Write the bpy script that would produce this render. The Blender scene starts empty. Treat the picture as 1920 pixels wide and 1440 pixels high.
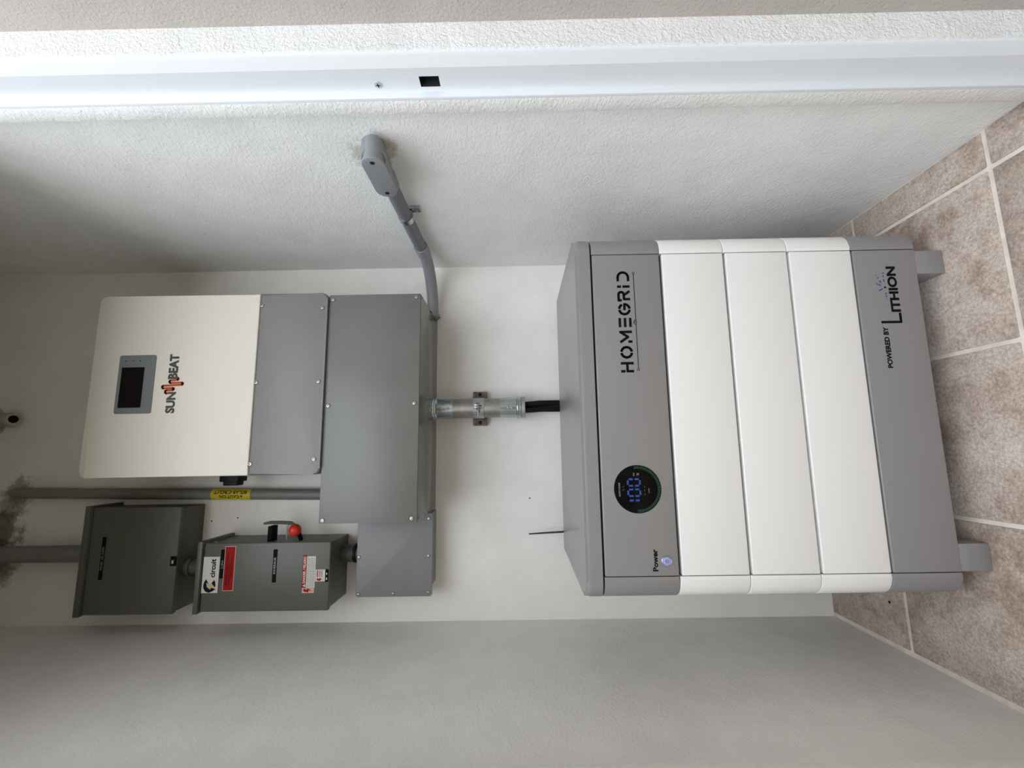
import bpy, bmesh, math, random
from mathutils import Vector, Matrix
random.seed(7)
S = bpy.context.scene
COL = S.collection

# ------------------------------------------------------------------ camera
ZC, YAW, PITCH, ROLL, F = .8283, .1512, .0068, -.0164, 825.93
_r = Vector((math.cos(YAW), -math.sin(YAW), 0)); _f = Vector((math.sin(YAW), math.cos(YAW), 0)); _u = Vector((0, 0, 1))
FW = math.cos(PITCH)*_f + math.sin(PITCH)*_u
_u2 = math.cos(PITCH)*_u - math.sin(PITCH)*_f
RT = math.cos(ROLL)*_r + math.sin(ROLL)*_u2
UP = math.cos(ROLL)*_u2 - math.sin(ROLL)*_r
cam = bpy.data.objects.new('camera', bpy.data.cameras.new('camera')); COL.objects.link(cam)
cam.data.sensor_width = 36; cam.data.sensor_fit = 'HORIZONTAL'; cam.data.lens = F/1920*36
cam.data.clip_start = .01
X_, Y_, Z_ = -UP, RT, -FW          # the phone was held on its side: world right is image up
cam.matrix_world = Matrix(((X_.x, Y_.x, Z_.x, 0), (X_.y, Y_.y, Z_.y, 0), (X_.z, Y_.z, Z_.z, ZC), (0, 0, 0, 1)))
S.camera = cam

# ------------------------------------------------------------------ world light (overcast day outside the door)
W = bpy.data.worlds.new('overcast'); S.world = W; W.use_nodes = True
bg = W.node_tree.nodes['Background']; bg.inputs[0].default_value = (.905, .962, 1.03, 1); bg.inputs[1].default_value = 4.4
pl = bpy.data.lights.new('doorway_portal', 'AREA'); pl.shape = 'RECTANGLE'; pl.size = 1.0; pl.size_y = 2.1
pl.cycles.is_portal = True
po = bpy.data.objects.new('doorway_portal', pl); COL.objects.link(po)
po.location = (.065, .50, 1.05); po.rotation_euler = (math.radians(90), 0, 0)
S.view_settings.view_transform = 'Standard'; S.view_settings.look = 'None'
S.view_settings.gamma = 1; S.view_settings.use_curve_mapping = False
S.view_settings.exposure = 0.0

# ------------------------------------------------------------------ geometry of the room (metres, back wall faces -Y)
XL, XR, YB, ZT = -.442, .5453, 1.2465, 2.45
T = .305; XA, YP = .4735, .707

# ------------------------------------------------------------------ materials
MATS = {}
def mat(name, color, rough=.5, metal=0, bump=None, var=None, emit=None, spec=None, coat=0):
    """bump=(scale, strength, distance, detail); var=(scale, amount) tone mottling"""
    if name in MATS: return MATS[name]
    m = bpy.data.materials.new(name); m.use_nodes = True; MATS[name] = m
    nt = m.node_tree; b = nt.nodes['Principled BSDF']
    b.inputs['Base Color'].default_value = (*color, 1); b.inputs['Roughness'].default_value = rough; b.inputs['Metallic'].default_value = metal
    if spec is not None: b.inputs['Specular IOR Level'].default_value = spec
    if coat: b.inputs['Coat Weight'].default_value = coat; b.inputs['Coat Roughness'].default_value = .1
    tc = nt.nodes.new('ShaderNodeTexCoord')
    if var:
        n = nt.nodes.new('ShaderNodeTexNoise'); n.inputs['Scale'].default_value = var[0]; n.inputs['Detail'].default_value = 6
        nt.links.new(tc.outputs['Object'], n.inputs['Vector'])
        mr = nt.nodes.new('ShaderNodeMapRange'); mr.inputs[1].default_value = .3; mr.inputs[2].default_value = .7
        mr.inputs[3].default_value = 1-var[1]; mr.inputs[4].default_value = 1+var[1]
        nt.links.new(n.outputs['Fac'], mr.inputs[0])
        mx = nt.nodes.new('ShaderNodeMix'); mx.data_type = 'RGBA'; mx.blend_type = 'MULTIPLY'; mx.inputs[0].default_value = 1
        mx.inputs[6].default_value = (*color, 1); nt.links.new(mr.outputs[0], mx.inputs[7]); nt.links.new(mx.outputs[2], b.inputs['Base Color'])
    if bump:
        n = nt.nodes.new('ShaderNodeTexNoise'); n.inputs['Scale'].default_value = bump[0]; n.inputs['Detail'].default_value = bump[3] if len(bump) > 3 else 4
        nt.links.new(tc.outputs['Object'], n.inputs['Vector'])
        bp = nt.nodes.new('ShaderNodeBump'); bp.inputs['Strength'].default_value = bump[1]; bp.inputs['Distance'].default_value = bump[2]
        nt.links.new(n.outputs['Fac'], bp.inputs['Height']); nt.links.new(bp.outputs[0], b.inputs['Normal'])
    if emit:
        b.inputs['Emission Color'].default_value = (*emit[0], 1); b.inputs['Emission Strength'].default_value = emit[1]
    return m

def plaster(name, color, stains=(), scale=150, strength=.55, dist=.0035, stretch=(1, 1, 1)):
    """painted cement render: two scales of trowel relief; stains=[(centre, radius, colour, amount)]"""
    m = bpy.data.materials.new(name); m.use_nodes = True; MATS[name] = m
    nt = m.node_tree; b = nt.nodes['Principled BSDF']; b.inputs['Roughness'].default_value = .62; b.inputs['Specular IOR Level'].default_value = .35
    L = nt.links.new
    tc = nt.nodes.new('ShaderNodeTexCoord')
    mp = nt.nodes.new('ShaderNodeMapping'); mp.inputs['Scale'].default_value = stretch; L(tc.outputs['Object'], mp.inputs[0])
    n1 = nt.nodes.new('ShaderNodeTexNoise'); n1.inputs['Scale'].default_value = scale; n1.inputs['Detail'].default_value = 3; n1.inputs['Distortion'].default_value = .6
    n2 = nt.nodes.new('ShaderNodeTexNoise'); n2.inputs['Scale'].default_value = 14; n2.inputs['Detail'].default_value = 4
    L(mp.outputs[0], n1.inputs['Vector']); L(tc.outputs['Object'], n2.inputs['Vector'])
    ad = nt.nodes.new('ShaderNodeMath'); ad.operation = 'MULTIPLY_ADD'; ad.inputs[1].default_value = 1.6
    L(n2.outputs['Fac'], ad.inputs[0]); L(n1.outputs['Fac'], ad.inputs[2])
    bp = nt.nodes.new('ShaderNodeBump'); bp.inputs['Strength'].default_value = strength; bp.inputs['Distance'].default_value = dist
    L(ad.outputs[0], bp.inputs['Height']); L(bp.outputs[0], b.inputs['Normal'])
    cur = None
    mr = nt.nodes.new('ShaderNodeMapRange'); mr.inputs[1].default_value = .3; mr.inputs[2].default_value = .7; mr.inputs[3].default_value = .96; mr.inputs[4].default_value = 1.03
    L(n2.outputs['Fac'], mr.inputs[0])
    mx = nt.nodes.new('ShaderNodeMix'); mx.data_type = 'RGBA'; mx.blend_type = 'MULTIPLY'; mx.inputs[0].default_value = 1; mx.inputs[6].default_value = (*color, 1)
    L(mr.outputs[0], mx.inputs[7]); cur = mx.outputs[2]
    geo = nt.nodes.new('ShaderNodeNewGeometry')
    for c, rad, sc, amt in stains:
        d = nt.nodes.new('ShaderNodeVectorMath'); d.operation = 'DISTANCE'; d.inputs[1].default_value = c; L(geo.outputs['Position'], d.inputs[0])
        ns = nt.nodes.new('ShaderNodeTexNoise'); ns.inputs['Scale'].default_value = 2.2/rad; ns.inputs['Detail'].default_value = 7; ns.inputs['Roughness'].default_value = .7
        L(geo.outputs['Position'], ns.inputs['Vector'])
        s = nt.nodes.new('ShaderNodeMath'); s.operation = 'DIVIDE'; s.inputs[1].default_value = rad; L(d.outputs['Value'], s.inputs[0])
        a = nt.nodes.new('ShaderNodeMath'); a.operation = 'MULTIPLY_ADD'; a.inputs[1].default_value = -2.6; L(ns.outputs['Fac'], a.inputs[0]); a.inputs[2].default_value = 1.3
        t = nt.nodes.new('ShaderNodeMath'); t.operation = 'ADD'; L(s.outputs[0], t.inputs[0]); L(a.outputs[0], t.inputs[1])
        k = nt.nodes.new('ShaderNodeMapRange'); k.inputs[1].default_value = 1.0; k.inputs[2].default_value = .55; k.inputs[3].default_value = 0; k.inputs[4].default_value = amt
        L(t.outputs[0], k.inputs[0])
        q = nt.nodes.new('ShaderNodeMix'); q.data_type = 'RGBA'; L(k.outputs[0], q.inputs[0]); L(cur, q.inputs[6]); q.inputs[7].default_value = (*sc, 1); cur = q.outputs[2]
    L(cur, b.inputs['Base Color'])
    return m

def tile_mat():
    m = bpy.data.materials.new('stone_tile'); m.use_nodes = True
    nt = m.node_tree; b = nt.nodes['Principled BSDF']; L = nt.links.new
    geo = nt.nodes.new('ShaderNodeNewGeometry'); oi = nt.nodes.new('ShaderNodeObjectInfo')
    off = nt.nodes.new('ShaderNodeVectorMath'); off.operation = 'MULTIPLY_ADD'
    cmb = nt.nodes.new('ShaderNodeCombineXYZ'); L(oi.outputs['Random'], cmb.inputs[0]); L(oi.outputs['Random'], cmb.inputs[2])
    L(cmb.outputs[0], off.inputs[0]); off.inputs[1].default_value = (7, 7, 7); L(geo.outputs['Position'], off.inputs[2])
    def noise(s, d, r=.6):
        n = nt.nodes.new('ShaderNodeTexNoise'); n.inputs['Scale'].default_value = s; n.inputs['Detail'].default_value = d; n.inputs['Roughness'].default_value = r
        L(off.outputs[0], n.inputs['Vector']); return n.outputs['Fac']
    big, fine = noise(9, 10, .72), noise(190, 5, .8)
    rmp = nt.nodes.new('ShaderNodeValToRGB'); L(big, rmp.inputs[0])
    e = rmp.color_ramp.elements; e[0].position = .36; e[0].color = (.28, .21, .165, 1); e[1].position = .66; e[1].color = (.56, .485, .425, 1)
    e2 = rmp.color_ramp.elements.new(.52); e2.color = (.48, .395, .335, 1)
    mr = nt.nodes.new('ShaderNodeMapRange'); mr.inputs[1].default_value = .3; mr.inputs[2].default_value = .7; mr.inputs[3].default_value = .55; mr.inputs[4].default_value = 1.42; L(fine, mr.inputs[0])
    mx = nt.nodes.new('ShaderNodeMix'); mx.data_type = 'RGBA'; mx.blend_type = 'MULTIPLY'; mx.inputs[0].default_value = 1
    L(rmp.outputs[0], mx.inputs[6]); L(mr.outputs[0], mx.inputs[7]); L(mx.outputs[2], b.inputs['Base Color'])
    b.inputs['Roughness'].default_value = .55; b.inputs['Specular IOR Level'].default_value = .3
    bp = nt.nodes.new('ShaderNodeBump'); bp.inputs['Strength'].default_value = .35; bp.inputs['Distance'].default_value = .002; L(fine, bp.inputs['Height']); L(bp.outputs[0], b.inputs['Normal'])
    return m

WHITE = (.80, .79, .755)
STAIN = (.11, .075, .05)
M_back = plaster('plaster_back', (.87, .855, .825), [((-.092, YB, 2.215), .045, (.30, .23, .16), .7), ((-.130, YB, 2.235), .05, STAIN, .55), ((-.195, YB, 2.245), .06, STAIN, .8), ((-.262, YB, 2.28), .085, STAIN, .7), ((-.300, YB, 2.235), .045, (.17, .12, .08), .6)], scale=170, strength=.25, dist=.0015)
M_right = plaster('plaster_right', (.84, .84, .825), [((XR, .735, 1.085), .045, (.48, .44, .36), .7), ((XR, .715, 1.050), .022, (.45, .38, .26), .6)], scale=230, strength=.65, dist=.0026, stretch=(1, .6, 1))
M_left = plaster('plaster_left', (.82, .81, .775), scale=230, strength=.45, dist=.0022, stretch=(1, .6, 1))
M_front = plaster('plaster_front', (.80, .81, .81), scale=210, strength=.7, dist=.0035)
M_outer = plaster('plaster_outer', (.44, .40, .37), scale=230, strength=.6, dist=.0028)
M_ceil = plaster('plaster_ceiling', (.80, .78, .72))
M_frame = mat('white_frame_paint', (.74, .775, .81), .38, bump=(400, .08, .0005))
M_grout = mat('grout', (.70, .62, .54), .85, bump=(300, .4, .002), var=(25, .15))
M_tile = tile_mat()
M_bounce = mat('outside_bounce_ground', (.34, .255, .15), .85, var=(3, .15), bump=(60, .3, .004))  # unseen ground outside, added and tinted warm to bounce light upwards
M_invw = mat('inverter_white', (.74, .715, .64), .42, bump=(900, .06, .0004))
M_invg = mat('inverter_grey', (.188, .189, .186), .42, bump=(900, .08, .0004), var=(7, .05))
M_gut = mat('gutter_grey', (.130, .133, .122), .15, bump=(300, .02, .0003), var=(9, .07))
M_gutc = mat('gutter_cover_grey', (.150, .153, .142), .36, bump=(800, .06, .0004), var=(9, .07))
M_jb = mat('junction_grey', (.21, .213, .217), .42, bump=(900, .08, .0004), var=(9, .05))
M_ansi = mat('enclosure_grey_green', (.097, .101, .084), .42, var=(6, .05), bump=(700, .06, .0004))
M_batg = mat('battery_grey', (.240, .234, .235), .30, bump=(1100, .05, .0003))
M_batw = mat('battery_white', (.785, .78, .765), .40, bump=(1100, .06, .0003))
M_dark = mat('dark_gap', (.012, .012, .013), .8, spec=.1)
M_black = mat('black_print', (.006, .006, .007), .7, spec=.08)
M_glass = mat('display_black', (.003, .003, .0035), .15, spec=.10)
M_screen = mat('screen_black', (.008, .006, .006), .2, spec=.15)
M_bezel = mat('bezel_grey', (.17, .185, .19), .45)
M_pvc = mat('pvc_grey', (.25, .26, .285), .42, bump=(500, .05, .0004))
M_pvcd = mat('pvc_grey_old', (.20, .203, .185), .5, var=(12, .12))
M_galv = mat('galvanised', (.44, .49, .50), .20, 1.0, bump=(60, .15, .002), var=(35, .12))
M_emt = mat('emt_steel', (.34, .325, .295), .36, .9, bump=(90, .15, .0015), var=(45, .14))
M_alu = mat('cast_metal', (.40, .40, .39), .5, .8, bump=(250, .3, .001))
M_rust = mat('rusty_strut', (.15, .12, .10), .6, .4, var=(60, .3))
M_screw = mat('screw_zinc', (.36, .36, .35), .34, .9)
M_slot = mat('screw_slot', (.02, .02, .02), .7, spec=.1)
M_rubber = mat('cable_black', (.007, .007, .009), .5, spec=.2)
M_red = mat('knob_red', (.55, .030, .012), .4)
M_yel = mat('label_yellow', (.62, .50, .02), .45)
M_stw = mat('sticker_white', (.62, .61, .57), .5)
M_str = mat('sticker_red', (.30, .009, .009), .6, spec=.15)
M_strd = mat('sticker_dark_red', (.13, .004, .004), .6, spec=.1)
M_stp = mat('sticker_pink', (.62, .38, .35), .6, spec=.15)
M_bolt = mat('sticker_gold', (.55, .44, .18), .5)
M_navy = mat('sticker_navy', (.008, .008, .028), .7, spec=.1)
M_silv = mat('print_silver', (.34, .34, .33), .5)
M_grey_print = mat('print_grey', (.055, .055, .055), .5)
M_orange = mat('logo_rust', (.42, .075, .022), .5)
M_peach = mat('logo_peach', (.72, .38, .24), .5)
M_blue = mat('logo_blue', (.02, .05, .26), .5)
M_digit = mat('led_blue', (.0, .0, .0), .4, emit=((.016, .055, .30), 1.0))
M_green = mat('led_green', (.0, .0, .0), .4, emit=((.018, .10, .062), 1.0))
M_white_led = mat('led_white', (.0, .0, .0), .4, emit=((.22, .24, .25), 1.0))
M_btn = mat('button_lens', (.30, .32, .48), .2, emit=((.05, .07, .34), .8))
M_btnring = mat('button_rim', (.42, .43, .50), .25, .9)

# ------------------------------------------------------------------ mesh helpers
def bm_box(bm, x0, x1, y0, y1, z0, z1, bev=0, seg=2):
    g = bmesh.ops.create_cube(bm, size=1)['verts']
    for v in g:
        v.co = Vector(((x0+x1)/2+v.co.x*(x1-x0), (y0+y1)/2+v.co.y*(y1-y0), (z0+z1)/2+v.co.z*(z1-z0)))
    if bev:
        es = list({e for v in g for e in v.link_edges})
        bmesh.ops.bevel(bm, geom=es, offset=bev, segments=seg, profile=.5, affect='EDGES')
def bm_prism(bm, pts, axis, a0, a1):
    """pts 2-D polygon; axis 'y': pts=(x,z) from y=a0 to a1; 'z': pts=(x,y); 'x': pts=(y,z)"""
    def P(p, a):
        return {'y': (p[0], a, p[1]), 'z': (p[0], p[1], a), 'x': (a, p[0], p[1])}[axis]
    A = [bm.verts.new(P(p, a0)) for p in pts]; B = [bm.verts.new(P(p, a1)) for p in pts]
    bm.faces.new(A); bm.faces.new(B[::-1]); n = len(pts)
    for i in range(n): bm.faces.new((A[i], B[i], B[(i+1) % n], A[(i+1) % n]))
def rrect(x0, x1, z0, z1, r, n=6, corners=(1, 1, 1, 1)):
    """rounded rectangle polygon; corners order: (x0,z0),(x1,z0),(x1,z1),(x0,z1)"""
    out = []
    for (cx, cz, a0, k) in ((x0, z0, 180, 0), (x1, z0, 270, 1), (x1, z1, 0, 2), (x0, z1, 90, 3)):
        if not corners[k]: out.append((cx, cz)); continue
        ox = cx + (r if cx == x0 else -r); oz = cz + (r if cz == z0 else -r)
        for i in range(n+1):
            a = math.radians(a0+90*i/n); out.append((ox+r*math.cos(a), oz+r*math.sin(a)))
    return out
def bm_cyl(bm, p0, p1, r, n=24, r1=None):
    p0 = Vector(p0); p1 = Vector(p1); d = (p1-p0); q = d.to_track_quat('Z', 'Y').to_matrix()
    r1 = r if r1 is None else r1
    A = []; B = []
    for i in range(n):
        a = 2*math.pi*i/n; o = q @ Vector((math.cos(a), math.sin(a), 0))
        A.append(bm.verts.new(p0+o*r)); B.append(bm.verts.new(p1+o*r1))
    for i in range(n): bm.faces.new((A[i], A[(i+1) % n], B[(i+1) % n], B[i]))
    bm.faces.new(A[::-1]); bm.faces.new(B)
def bm_tube(bm, path, r, n=16, caps=True):
    path = [Vector(p) for p in path]; rings = []
    t0 = (path[1]-path[0]).normalized(); ref = t0.orthogonal().normalized()
    for i, p in enumerate(path):
        t = (path[min(i+1, len(path)-1)]-path[max(i-1, 0)]).normalized()
        ref = (ref-t*ref.dot(t)).normalized(); bi = t.cross(ref)
        rr = r[i] if isinstance(r, (list, tuple)) else r
        rings.append([bm.verts.new(p+rr*(math.cos(2*math.pi*k/n)*ref+math.sin(2*math.pi*k/n)*bi)) for k in range(n)])
    for a, b in zip(rings, rings[1:]):
        for k in range(n): bm.faces.new((a[k], a[(k+1) % n], b[(k+1) % n], b[k]))
    if caps: bm.faces.new(rings[0][::-1]); bm.faces.new(rings[-1])
def bm_lathe(bm, prof, origin, axis='z', n=32, sign=1):
    """prof: (radius, height) along axis from origin"""
    o = Vector(origin); rings = []
    for r, h in prof:
        ring = []
        for k in range(n):
            a = 2*math.pi*k/n; c, s = math.cos(a)*r, math.sin(a)*r
            off = {'z': (c, s, h*sign), 'y': (c, h*sign, s), 'x': (h*sign, c, s)}[axis]
            ring.append(bm.verts.new(o+Vector(off)))
        rings.append(ring)
    for a, b in zip(rings, rings[1:]):
        for k in range(n): bm.faces.new((a[k], a[(k+1) % n], b[(k+1) % n], b[k]))
    bm.faces.new(rings[0][::-1]); bm.faces.new(rings[-1])

def empty(name, loc, rz=0):
    o = bpy.data.objects.new(name, None); COL.objects.link(o); o.location = loc; o.rotation_euler = (0, 0, rz); o.empty_display_size = .05
    return o
def obj(name, bm, m, parent=None, smooth=True, world=True, origin=None):
    """link bm as one mesh; bm is in world coords unless world=False (then in the root's local frame)"""
    bmesh.ops.recalc_face_normals(bm, faces=bm.faces[:])
    off = Vector((0, 0, 0))
    if origin is not None:
        off = Vector(origin); bmesh.ops.translate(bm, verts=bm.verts[:], vec=-off)
    me = bpy.data.meshes.new(name); bm.to_mesh(me); bm.free()
    me.materials.append(m)
    if smooth:
        me.shade_smooth()
        me.set_sharp_from_angle(angle=math.radians(32))
    o = bpy.data.objects.new(name, me); COL.objects.link(o)
    o.location = off
    if parent is not None:
        o.parent = parent
        if world:
            pw = Matrix.Identity(4); q = parent; ch = []
            while q is not None: ch.append(q); q = q.parent
            for q in reversed(ch): pw = pw @ q.matrix_basis
            o.matrix_basis = pw.inverted() @ Matrix.Translation(off)
    return o
def box(name, ext, m, parent=None, bev=0, seg=2, **k):
    bm = bmesh.new(); bm_box(bm, *ext, bev=bev, seg=seg); return obj(name, bm, m, parent, **k)
def prism(name, pts, axis, a0, a1, m, parent=None, bev=0, **k):
    bm = bmesh.new(); bm_prism(bm, pts, axis, a0, a1)
    if bev:
        es = [e for e in bm.edges if abs(e.verts[0].co['xyz'.index(axis)]-a0) < 1e-7 and abs(e.verts[1].co['xyz'.index(axis)]-a0) < 1e-7]
        bmesh.ops.bevel(bm, geom=es, offset=bev, segments=3, profile=.5, affect='EDGES')
    return obj(name, bm, m, parent, **k)
def cyl(name, p0, p1, r, m, parent=None, n=24, r1=None, **k):
    bm = bmesh.new(); bm_cyl(bm, p0, p1, r, n, r1); return obj(name, bm, m, parent, **k)
def tube(name, path, r, m, parent=None, n=16, **k):
    bm = bmesh.new(); bm_tube(bm, path, r, n); return obj(name, bm, m, parent, **k)
def lathe(name, prof, origin, axis, m, parent=None, n=32, sign=1, **k):
    bm = bmesh.new(); bm_lathe(bm, prof, origin, axis, n, sign); return obj(name, bm, m, parent, **k)
def tag(o, label=None, cat=None, group=None, kind=None):
    if label: o['label'] = label
    if cat: o['category'] = cat
    if group: o['group'] = group
    if kind: o['kind'] = kind
    return o
def struct(o): o['kind'] = 'structure'; return o
def arc(cx, cy, r, a0, a1, n=10):
    return [(cx+r*math.cos(math.radians(a0+(a1-a0)*i/n)), cy+r*math.sin(math.radians(a0+(a1-a0)*i/n))) for i in range(n+1)]
def bm_strokes(bm, strokes, w, y, th, fx, fz):
    """flat strokes of width w (drawing units) mapped by fx, fz to x, z; surface at y, raised by th towards -Y"""
    for st in strokes:
        for (a, b) in zip(st, st[1:]):
            dx, dz = b[0]-a[0], b[1]-a[1]; L = math.hypot(dx, dz) or 1; nx, nz = -dz/L*w/2, dx/L*w/2
            P = [(a[0]+nx, a[1]+nz), (a[0]-nx, a[1]-nz), (b[0]-nx, b[1]-nz), (b[0]+nx, b[1]+nz)]
            bm_prism(bm, [(fx(p[0]), fz(p[1])) for p in P], 'y', y, y-th)
        for p in st[1:-1]:
            bm_prism(bm, [(fx(p[0]+w/2*math.cos(i*math.pi/6)), fz(p[1]+w/2*math.sin(i*math.pi/6))) for i in range(12)], 'y', y, y-th)
def text_mesh(s, bold=0.0, ext=.5):
    cu = bpy.data.curves.new('txt', 'FONT'); cu.body = s; cu.size = 1; cu.offset = bold; cu.resolution_u = 3; cu.extrude = 0
    o = bpy.data.objects.new('txt', cu); COL.objects.link(o)
    dg = bpy.context.evaluated_depsgraph_get()
    me = bpy.data.meshes.new_from_object(o.evaluated_get(dg))
    bpy.data.objects.remove(o); bpy.data.curves.remove(cu)
    return me
def text(name, s, x0, x1, z0, z1, y, m, parent, bold=.02, th=.0003, slant=0, **k):
    """lettering filling the rectangle x0..x1, z0..z1 on a face at y"""
    me = text_mesh(s, bold)
    xs = [v.co.x for v in me.vertices]; ys = [v.co.y for v in me.vertices]
    ax, bx, az, bz = min(xs), max(xs), min(ys), max(ys)
    bm = bmesh.new(); bm.from_mesh(me); bpy.data.meshes.remove(me)
    for v in bm.verts:
        u = (v.co.x-ax)/(bx-ax); w = (v.co.y-az)/(bz-az)
        v.co = Vector((x0+u*(x1-x0), y-th, z0+w*(z1-z0)+slant*u))
    return obj(name, bm, m, parent, smooth=False, **k)
def screw(parent, x, y, z, r=.0042, m=None, **k):
    """pan-head screw on a face at y, facing -Y"""
    bm = bmesh.new(); bm_lathe(bm, [(r, 0), (r*.98, .0010), (r*.75, .0022), (r*.36, .0025), (r*.30, .0008)], (x, y, z), 'y', 14, -1)
    o = obj('screw', bm, m or M_screw, parent, **k)
    return o

# ------------------------------------------------------------------ setting
fl = struct(box('floor', (XL-.15, XR+.15, .35, YB+.1, -.06, -.0022), M_grout))
G = .0075
k = 0
full = None
for j in range(-2, 3):
    for i in range(-4, 2):
        x0 = XA+(i)*T+G/2; x1 = XA+(i+1)*T-G/2; y0 = YP+j*T+G/2; y1 = YP+(j+1)*T-G/2
        lo, hi = (XL+.010, XR-.002) if y0 > .55 else (XL-.1, XR+.1)
        cx0, cx1 = max(x0, lo), min(x1, hi); cy0, cy1 = max(y0, .36), min(y1, YB-.002)
        if cx1-cx0 < .012 or cy1-cy0 < .012: continue
        isfull = (cx0 == x0 and cx1 == x1 and cy0 == y0 and cy1 == y1)
        if isfull and full is not None:
            o = full.copy(); COL.objects.link(o)
        else:
            bm = bmesh.new(); w, d = (cx1-cx0)/2, (cy1-cy0)/2
            bm_box(bm, -w, w, -d, d, -.010, 0, bev=.0022, seg=2)
            o = obj('tile', bm, M_tile, fl, world=False)
            if isfull: full = o
        o.location = ((cx0+cx1)/2, (cy0+cy1)/2, random.uniform(-.0004, .0004))
struct(box('floor_outside', (-6, 6, -8, .40, -.2, -.012), M_bounce))
struct(box('wall_back', (XL-.15, XR+.15, YB, YB+.15, -.06, ZT), M_back))
struct(box('wall_left', (XL-.15, XL, .62, YB+.02, -.06, ZT), M_left))
struct(box('wall_right', (XR, XR+.15, .60, YB+.02, -.06, ZT), M_right))
struct(box('ceiling', (XL-.15, XR+.15, .55, YB+.15, ZT, ZT+.12), M_ceil))
# door side: plaster return, steel frame, front wall; unseen door head set low to shade the upper room
JX, JY0, JY1 = .527, .592, .622
HEAD = 1.84
LX = -.402
struct(box('wall_front_right', (JX, XR+.15, JY0, JY1, -.06, ZT), M_right, bev=.002))
struct(box('wall_front_left', (XL-.15, LX, .592, .640, -.06, ZT), M_left, bev=.002))
# right door jamb: rabbet face with strike opening, stop and outer face (steel frame in section)
RX = .5395; FY = .549
jamb = bmesh.new()
sy0, sy1, sz0, sz1 = .5635, .582, .932, .961
ys = [FY, sy0, sy1, JY0]; zs = [-.06, sz0, sz1, HEAD+.03]
V = {(i, j): jamb.verts.new((RX, ys[i], zs[j])) for i in range(4) for j in range(4)}
for i in range(3):
    for j in range(3):
        if (i, j) != (1, 1): jamb.faces.new((V[i, j], V[i+1, j], V[i+1, j+1], V[i, j+1]))
# recess walls behind the strike opening are a part of their own below; outer face and stop
def quad(b, *p): b.faces.new([b.verts.new(q) for q in p])
quad(jamb, (RX, FY, -.06), (RX, FY, HEAD+.03), (.567, FY, HEAD+.03), (.567, FY, -.06))
quad(jamb, (.567, FY, -.06), (.567, FY, HEAD+.03), (.567, .592, HEAD+.03), (.567, .592, -.06))
bmesh.ops.remove_doubles(jamb, verts=jamb.verts[:], dist=1e-6)
tr = struct(obj('trim_1', jamb, M_frame, smooth=False))
box('door_stop', (.5272, RX+.004, JY0-.004, JY0+.004, -.06, HEAD), M_frame, tr, bev=.001)
rb = bmesh.new(); bm_box(rb, RX+.0002, RX+.02, sy0, sy1, sz0, sz1)
bmesh.ops.delete(rb, geom=[f for f in rb.faces if f.calc_center_median().x < RX+.001], context='FACES')
obj('strike_recess', rb, mat('strike_steel', (.06, .06, .06), .5, .5), tr, smooth=False)
bm = bmesh.new(); bm_lathe(bm, [(.0062, 0), (.0060, .0009), (.0048, .0014)], (RX, .5766, 1.0238), 'x', 20, -1); obj('frame_screw', bm, mat('painted_screw', (.60, .62, .64), .4, .4), tr)
bm = bmesh.new()
bm_box(bm, RX-.0018, RX-.0013, .5731, .5801, 1.0232, 1.0244); bm_box(bm, RX-.0018, RX-.0013, .576, .5772, 1.0203, 1.0273); obj('screw_slot', bm, M_slot, tr, smooth=False)
# left jamb and head of the same frame
lj = struct(box('trim_2', (LX-.05, LX-.012, FY, .592, -.06, HEAD+.03), M_frame, bev=.0015))
box('door_stop', (LX-.0125, LX, .588, .597, -.06, HEAD), M_frame, lj, bev=.001)
struct(box('trim_3', (LX-.05, RX+.02, FY, .60, HEAD, HEAD+.06), M_frame, bev=.0015))
# outside face of the front wall, the outer side wall and the porch roof
struct(box('wall_outside_right', (.567, .72, .545, .592, -.06, ZT), M_front))
struct(box('wall_outside_left', (-1.6, LX-.05, .545, .592, -.06, ZT), M_front))
struct(box('wall_front_head', (LX-.01, JX+.02, .545, .640, HEAD+.03, ZT), M_front))
struct(box('wall_side_outside', (.609, .76, -2.2, .545, -.06, ZT), M_outer))
# unseen door leaf added to cut side light, opened outwards on left-hand hinges
dm = bmesh.new(); bm_box(dm, 0, .90, -.02, .02, .01, HEAD-.01, bev=.002)
dl = struct(obj('door_unseen', dm, M_frame)); dl.location = (LX-.03, .52, 0); dl.rotation_euler = (0, 0, math.radians(-115))
for s_ in (-1, 1):
    dh = bmesh.new(); bm_cyl(dh, (.84, .018*s_, .945), (.84, .06*s_, .945), .010, 16); bm_cyl(dh, (.85, .058*s_, .945), (.73, .058*s_, .945), .009, 16)
    obj('door_handle', dh, M_galv, dl, world=False)
M_block = mat('light_block', (.16, .14, .11), .85, var=(4, .2), bump=(30, .4, .01))  # unseen blockers added to cut low sky light reaching the doorway
struct(box('light_block_far', (-5, 5, -3.7, -3.5, -.1, 2.1), M_block))
struct(box('light_block_left', (-3.2, -3.0, -3.6, .6, -.1, 2.1), M_block))
# gap where the porch meets the front wall is closed by the walls above

# pixel helpers (only directions come from the photograph; the plane gives the distance)
def ray(px, py): return FW + (720-py)/F*RT - (px-960)/F*UP
def at_y(px, py, Y): d = ray(px, py); return Vector((0, 0, ZC)) + d*(Y/d.y)
def at_z(px, py, Z): d = ray(px, py); return Vector((0, 0, ZC)) + d*((Z-ZC)/d.z)

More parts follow.
